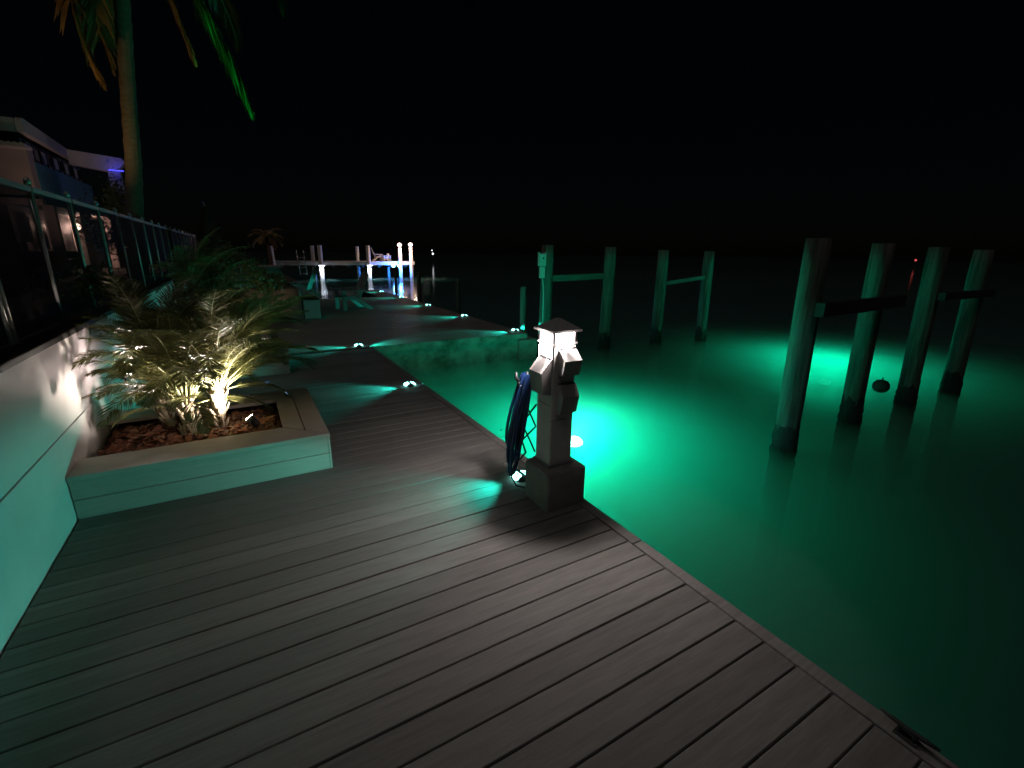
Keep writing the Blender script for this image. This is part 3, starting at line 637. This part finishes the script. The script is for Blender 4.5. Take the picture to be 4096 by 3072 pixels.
part('body', MB().box(1.255, 1.62, 12.19, 12.9, .02, .47, .006), 'chair_green', cb)
part('lid', MB().box(1.25, 1.63, 12.18, 12.91, .472, .50, .006), 'house_dark', cb)
rp2 = empty('raised_planter', (.2, 19.5, 0), 'tall planter box lit green beyond the brown trough', 'planter')
part('side_panel', MB().box(-1.0, 1.35, 19.2, 19.24, .02, 1.0).box(1.30, 1.349, 19.25, 20.6, .02, 1.0).box(-1.0, 1.35, 20.61, 20.65, .02, 1.0), 'chair_green', rp2)
part('cap', MB().box(-1.05, 1.40, 19.12, 20.7, 1.001, 1.05, .006), 'planter_cap', rp2)
shrub('planter_bush', (-.3, 19.9, 1.03), .6, .55, 1200, 'frond_dark', 'leafy bush growing on the tall green lit planter box', 27, .09)
shrub('planter_bush', (-.45, 11.0, .0), .75, 1.35, 3400, 'frond_dark', 'full bush against the wall before the brown trough', 28, .08)

def adirondack(loc, rz, m, label, scale=1.):
    t = empty('adirondack_chair', loc, label, 'chair'); t.rotation_euler.z = rz; t.scale = (scale,)*3
    for s_ in (-.28, .28):
        part('front_leg', MB().box(-.36, -.25, s_-.02, s_+.02, 0, .52), m, t, False)
        part('side_rail', MB().prism([(-.34, .30), (-.34, .40), (-.05, .40), (.30, .18), (.52, .0), (.36, .0), (.05, .27)], 'y', s_+.022, s_+.045) if s_ > 0 else MB().prism([(-.34, .30), (-.34, .40), (-.05, .40), (.30, .18), (.52, .0), (.36, .0), (.05, .27)], 'y', s_-.045, s_-.022), m, t, False)
        part('arm', MB().box(-.42, .30, s_-.065, s_+.065, .522, .545, .004), m, t, False)
    for i in range(6): part('seat_slat', MB().obox((-.33+.085*i, -.26, .415-.022*i), (-.33+.085*i, .26, .415-.022*i), .075, .02), m, t, False)
    for i in range(5):
        yy = -.2+.1*i; part('back_slat', MB().prism([(.14, .27), (.165, .27), (.485, .98+.05*(2-abs(i-2))), (.46, .98+.05*(2-abs(i-2)))], 'y', yy-.045, yy+.045), m, t, False)
    part('back_brace', MB().box(.30, .325, -.27, .27, .56, .63), m, t, False)
    return t
adirondack((2.72, 14.0, 0), R(12), 'chair_green', 'green lit slatted armchair on the far deck')
adirondack((1.95, 18.2, 0), R(-25), 'chair_green', 'darker slatted armchair beside the tall green lit planter')

um = empty('closed_umbrella', (-.52, 14.4, 0), 'tall folded patio umbrella standing dim against the night', 'umbrella')
part('pole', MB().tube([(-.52, 14.4, 0), (-.52, 14.4, 2.75)], .025, 8), 'steel', um)
vs = []; n = 16; prof = [(.13, 1.15), (.20, 1.4), (.19, 1.9), (.13, 2.35), (.05, 2.6), (.01, 2.66)]
for rr_, z in prof:
    for k in range(n): a = 6.2832*k/n; q = rr_*(1+.22*(k % 2)); vs.append((-.52+q*math.cos(a), 14.4+q*math.sin(a), z))
part('canopy', MB().add(vs, [(i*n+k, i*n+(k+1) % n, (i+1)*n+(k+1) % n, (i+1)*n+k) for i in range(len(prof)-1) for k in range(n)]+[tuple(range(n))[::-1]], True), 'umbrella', um)
part('strap', MB().lathe([(.20, 1.68), (.235, 1.69), (.235, 1.74), (.20, 1.75)], 16, (-.52, 14.4, 0)), 'umbrella', um)
part('stand', MB().lathe([(.26, .002), (.26, .05), (.05, .09)], 16, (-.52, 14.4, 0)), 'black_plastic', um)

# small palm on the far shore
fp = empty('shore_palm', (1.7, 31, .3), 'small amber lit palm on the shore left of the pier', 'palm')
part('trunk', MB().tube([(1.7, 31, .25), (1.72, 31, 1.2), (1.66, 31, 2.3)], [.13, .1, .09], 8), 'trunk', fp)
for i in range(11):
    az = i*2.4; me = frond_mesh('shore_frond', [Vector((1.66, 31, 2.3))+Matrix.Rotation(az, 3, 'Z') @ v for v in arc(1.1, R(70-7*i), R(-30-7*i), 8, .05, 60+i)], .35, 26, .02, 300+i, .5, .03, .7, .1, ('coco_dead', 'petiole'))
    link('frond', me, None, fp, True)

# ------------------------------------------------------------------ pier
PY = 38.3
pr = empty('pier', (7.5, PY, -3), 'long pale pier with white beam standing over dark water', 'pier')
part('beam', MB().box(2.3, 12.75, PY-.02, PY+.25, .50, .77, .01), 'pier_white', pr)
part('deck_slab', MB().box(2.2, 12.8, PY+.26, PY+2.3, .62, .78), 'pier_white', pr)
for x in (2.9, 3.9, 5.0, 6.4, 7.6, 8.6, 9.9, 10.9, 12.1): part('bent', MB().box(x-.1, x+.1, PY+.27, PY+2.25, .32, .618), 'beam_wood', pr)
def pp(x, yv, top, rad=.14, lean=0.): part('pier_piling', MB().tube([(x, yv, -3), (x-lean, yv, top)], rad, 12), 'pier_white', pr)
pp(2.35, PY-.2, 1.85, .13, .12); pp(5.12, PY+1.2, 1.92); pp(5.45, PY-.2, 1.95, .16); pp(8.45, PY+1.2, 1.9); pp(8.97, PY-.2, 1.98, .16)
pp(10.95, PY+1.4, 1.4, .11)
for x, zz in ((11.5, 1.84), (12.4, 1.87)): pp(x, PY-.2, zz, .14)
for x, zz, lb in ((11.5, 1.84, 'glowing round lamp on the pier piling next to the blue lights'), (12.4, 1.87, 'glowing round lamp on the last piling of the pier')):
    t = empty('globe_lamp', (x, PY-.2, zz), lb, 'lamp', 'globe lamps on the pier')
    part('collar', MB().lathe([(.08, 0), (.08, .05), (.05, .07)], 12), 'pier_white', t, False)
    part('globe', MB().lathe([(.02, .07), (.12, .11), (.17, .20), (.17, .26), (.12, .34), (.02, .385)], 16), 'globe', t, False)
    light('POINT', 'globe_light', t, (0, -.8, .2), 150, (1, .7, .55), .15)
for x, lb in ((5.45, 'white flood lamp under the pier by the ladder'), (8.97, 'white flood lamp under the pier by the pale chair')):
    t = empty('pier_floodlight', (x, PY-.42, .50), lb, 'lamp', 'flood lamps under the pier')
    part('hood', MB().box(-.24, .24, -.12, .0, .0, .04), 'black_plastic', t, False)
    part('lens', MB().box(-.21, .21, -.10, -.01, -.03, -.002), 'led_white', t, False)
    light('SPOT', 'flood_beam', t, (0, -.12, -.06), 190, (.72, .85, 1), .08, (0, .12, -1), 120, .5)
for x, lb in ((10.9, 'blue white light under the pier near the pale chair'), (11.36, 'blue white light under the pier below the globe lamp')):
    t = empty('pier_blue_light', (x, PY-.25, .45), lb, 'lamp', 'blue lights under the pier')
    part('lens', MB().lathe([(.02, -.12), (.1, -.08), (.13, .0), (.1, .08), (.02, .12)], 14), 'led_blue', t, False)
    part('bracket', MB().box(-.03, .03, -.0, .22, .12, .16), 'black_plastic', t, False)
    light('POINT', 'blue_light', t, (0, -.3, -.1), 220, (.01, .2, 1), .1)
ld = empty('pier_ladder', (4.1, PY-.1, 0), 'metal swim ladder hooked over the pier beam', 'ladder')
for x in (3.87, 4.34): part('rail', MB().tube([(x, PY+.2, .78), (x, PY+.1, 1.55), (x, PY-.1, 1.6), (x+.02, PY-.2, 1.2), (x+.08, PY-.2, -.2)], .03, 6), 'steel', ld)
for z in (1.05, .35, -.1): part('rung', MB().tube([(3.88+.05, PY-.2, z), (4.35+.05, PY-.2, z)], .025, 6), 'steel', ld)
adirondack((9.95, PY+.9, .78), R(180), 'chair_white', 'pale slatted armchair on the pier beside a piling')
bs = empty('side_table', (10.6, PY+.6, .78), 'small pale slatted side table on the pier', 'table')
part('top', MB().box(-.3, .3, -.3, .3, .40, .44), 'chair_white', bs, False)
for a in (-.25, .25):
    for b_ in (-.25, .25): part('leg', MB().box(a-.03, a+.03, b_-.03, b_+.03, 0, .398), 'chair_white', bs, False)
for z in (.14, .26): part('slat', MB().box(-.21, .21, -.27, -.245, z, z+.06), 'chair_white', bs, False)

# tiny lights across the water
def far_light(loc, rad, m, label):
    t = empty('navigation_light', (loc[0], loc[1], WATER), label, 'light'); z = loc[2]-WATER
    part('post', MB().tube([(0, 0, -2), (0, 0, z-rad)], .06, 6), 'house_dark', t, False)
    part('lens', MB().lathe([(rad*.2, -rad), (rad*.8, -rad*.5), (rad, 0), (rad*.8, rad*.5), (rad*.2, rad)], 10, (0, 0, z)), m, t, False)

for loc, rad, m, lb in (((31.5, 84.3, 1.72), .10, 'far_white', 'upper faint white light far across the water right of the pier'), ((31.6, 84.2, 1.12), .17, 'far_white', 'lower bright white light far across the water right of the pier'),
                        ((20.8, 87.6, 1.16), .13, 'far_white', 'small white light far off above the pier'), ((112.8, 40.8, .98), .20, 'far_red', 'tiny red light far across the dark water behind the lift pilings')):
    far_light(loc, rad, m, lb)

# ------------------------------------------------------------------ house
hs_ = empty('house', (-6, 19, .9), 'dim house with teal side wall and pinkish roof edge behind the fence', 'house')
part('lower_wall', MB().box(-9.5, -4.6, 16.3, 25.5, .85, 2.62), 'house_tan', hs_)
part('front_wall', MB().box(-9.5, -3.82, 15.5, 15.9, 2.62, 3.78), 'house_tan', hs_)
part('side_wall', MB().box(-9.4, -3.8, 15.92, 21.0, 2.63, 3.55), 'house_blue', hs_)
part('soffit_beam', MB().box(-9.5, -3.74, 15.42, 15.495, 2.56, 2.70), 'house_trim', hs_)
part('window_band', MB().box(-9.3, -4.0, 15.95, 20.9, 3.56, 4.06), 'house_dark', hs_)
for i in range(5):
    y = 16.1+.95*i; w_ = part('window', MB().box(-3.998, -3.95, y, y+.8, 3.60, 4.02), 'house_dark', hs_)
    part('pane', MB().box(-3.949, -3.94, y+.08, y+.36, 3.68, 3.94), 'corrugated', w_); part('pane', MB().box(-3.949, -3.94, y+.46, y+.74, 3.68, 3.94), 'glass_dark', w_)
    part('mullion', MB().box(-3.949, -3.925, y+.38, y+.44, 3.61, 4.01), 'house_dark', w_)
part('roof', MB().box(-9.6, -3.72, 15.3, 20.9, 4.10, 4.16), 'house_dark', hs_)
part('fascia', MB().prism([(15.2, 4.06), (15.2, 4.30), (15.3, 4.36), (18.9, 4.24), (18.9, 4.02)], 'x', -3.82, -3.70), 'house_trim', hs_)
part('front_fascia', MB().box(-9.6, -3.83, 15.2, 15.29, 4.06, 4.33), 'house_trim', hs_)
part('porch_beam', MB().prism([(-3.70, 4.24), (-2.52, 4.12), (-2.46, 4.02), (-2.60, 3.86), (-2.90, 3.74), (-3.70, 3.86)], 'y', 18.4, 18.7), 'house_trim', hs_)
part('porch_column', MB().prism([(-2.90, .9), (-2.64, .9), (-2.62, 3.80), (-2.90, 3.76)], 'y', 18.42, 18.68), 'house_trim', hs_)
mb = MB(); pr_ = []
n = 44
for i in range(n+1): pr_.append((-5.9+2.2*i/n, 3.80+.03*(i % 2)))
part('awning', MB().prism(pr_+[(-3.7, 3.74), (-5.9, 3.74)], 'y', 15.0, 15.49), 'corrugated', hs_)
for y in (16.2, 19.4, 22.4): part('column', MB().box(-3.95, -3.75, y, y+.2, .85, 2.62), 'house_trim', hs_)
part('porch_roof', MB().box(-4.6, -3.75, 21.01, 25.5, 2.63, 2.8), 'house_trim', hs_)
d_ = part('door', MB().box(-4.598, -4.55, 19.9, 20.9, .9, 2.5), 'house_dark', hs_); part('door_frame', MB().box(-4.549, -4.53, 19.8, 19.9, .9, 2.55).box(-4.549, -4.53, 20.9, 21.0, .9, 2.55), 'house_trim', d_)
for y in (17.2, 22.8):
    w_ = part('window', MB().box(-4.598, -4.55, y, y+1.3, 1.5, 2.45), 'house_trim', hs_)
    part('pane', MB().box(-4.549, -4.54, y+.08, y+.62, 1.58, 2.37), 'glass_dark', w_); part('pane', MB().box(-4.549, -4.54, y+.68, y+1.22, 1.58, 2.37), 'glass_dark', w_)
sl = empty('wall_sconce', (-4.54, 21.35, 2.25), 'glowing wall lamp by the porch door seen through the fence', 'lamp')
part('bracket', MB().box(-.055, .0, -.05, .05, -.05, .12), 'black_plastic', sl, False)
part('globe', MB().lathe([(.03, -.07), (.08, -.03), (.09, .05), (.06, .11), (.02, .13)], 14, (.08, 0, 0)), 'sconce', sl, False)
light('POINT', 'sconce_light', sl, (.32, 0, .0), 150, (1, .6, .48), .08)
bl = empty('led_strip', (-2.66, 18.38, 3.78), 'short blue light strip under the house porch beam', 'light strip')
part('diffuser', MB().box(-.2, .14, -.02, 0, -.02, .015), 'led_strip', bl, False)
light('POINT', 'strip_light', bl, (.0, -.25, .1), 1.2, (.1, .1, 1), .05)
for x, y, z, lb in ((-4.35, 17.6, .9, 'pale cushioned porch sofa dim behind the fence'),):
    t = empty('porch_sofa', (x, y, z), lb, 'sofa')
    part('seat', MB().box(-.4, .4, -.9, .9, .1, .42, .03), 'house_tan', t, False); part('backrest', MB().box(-.42, -.2, -.9, .9, .43, .85, .03), 'house_tan', t, False)
    for s_ in (-.9, .9): part('armrest', MB().box(-.4, .4, s_-.1, s_+.1, .425, .62, .03), 'house_tan', t, False)

spotlight((-2.75, 13.6, 1.02), (-.75, 3.2, 2.6), 60, (1, .62, .55), 'hidden pinkish garden spotlight behind the fence aiming at the house', 60, .8)
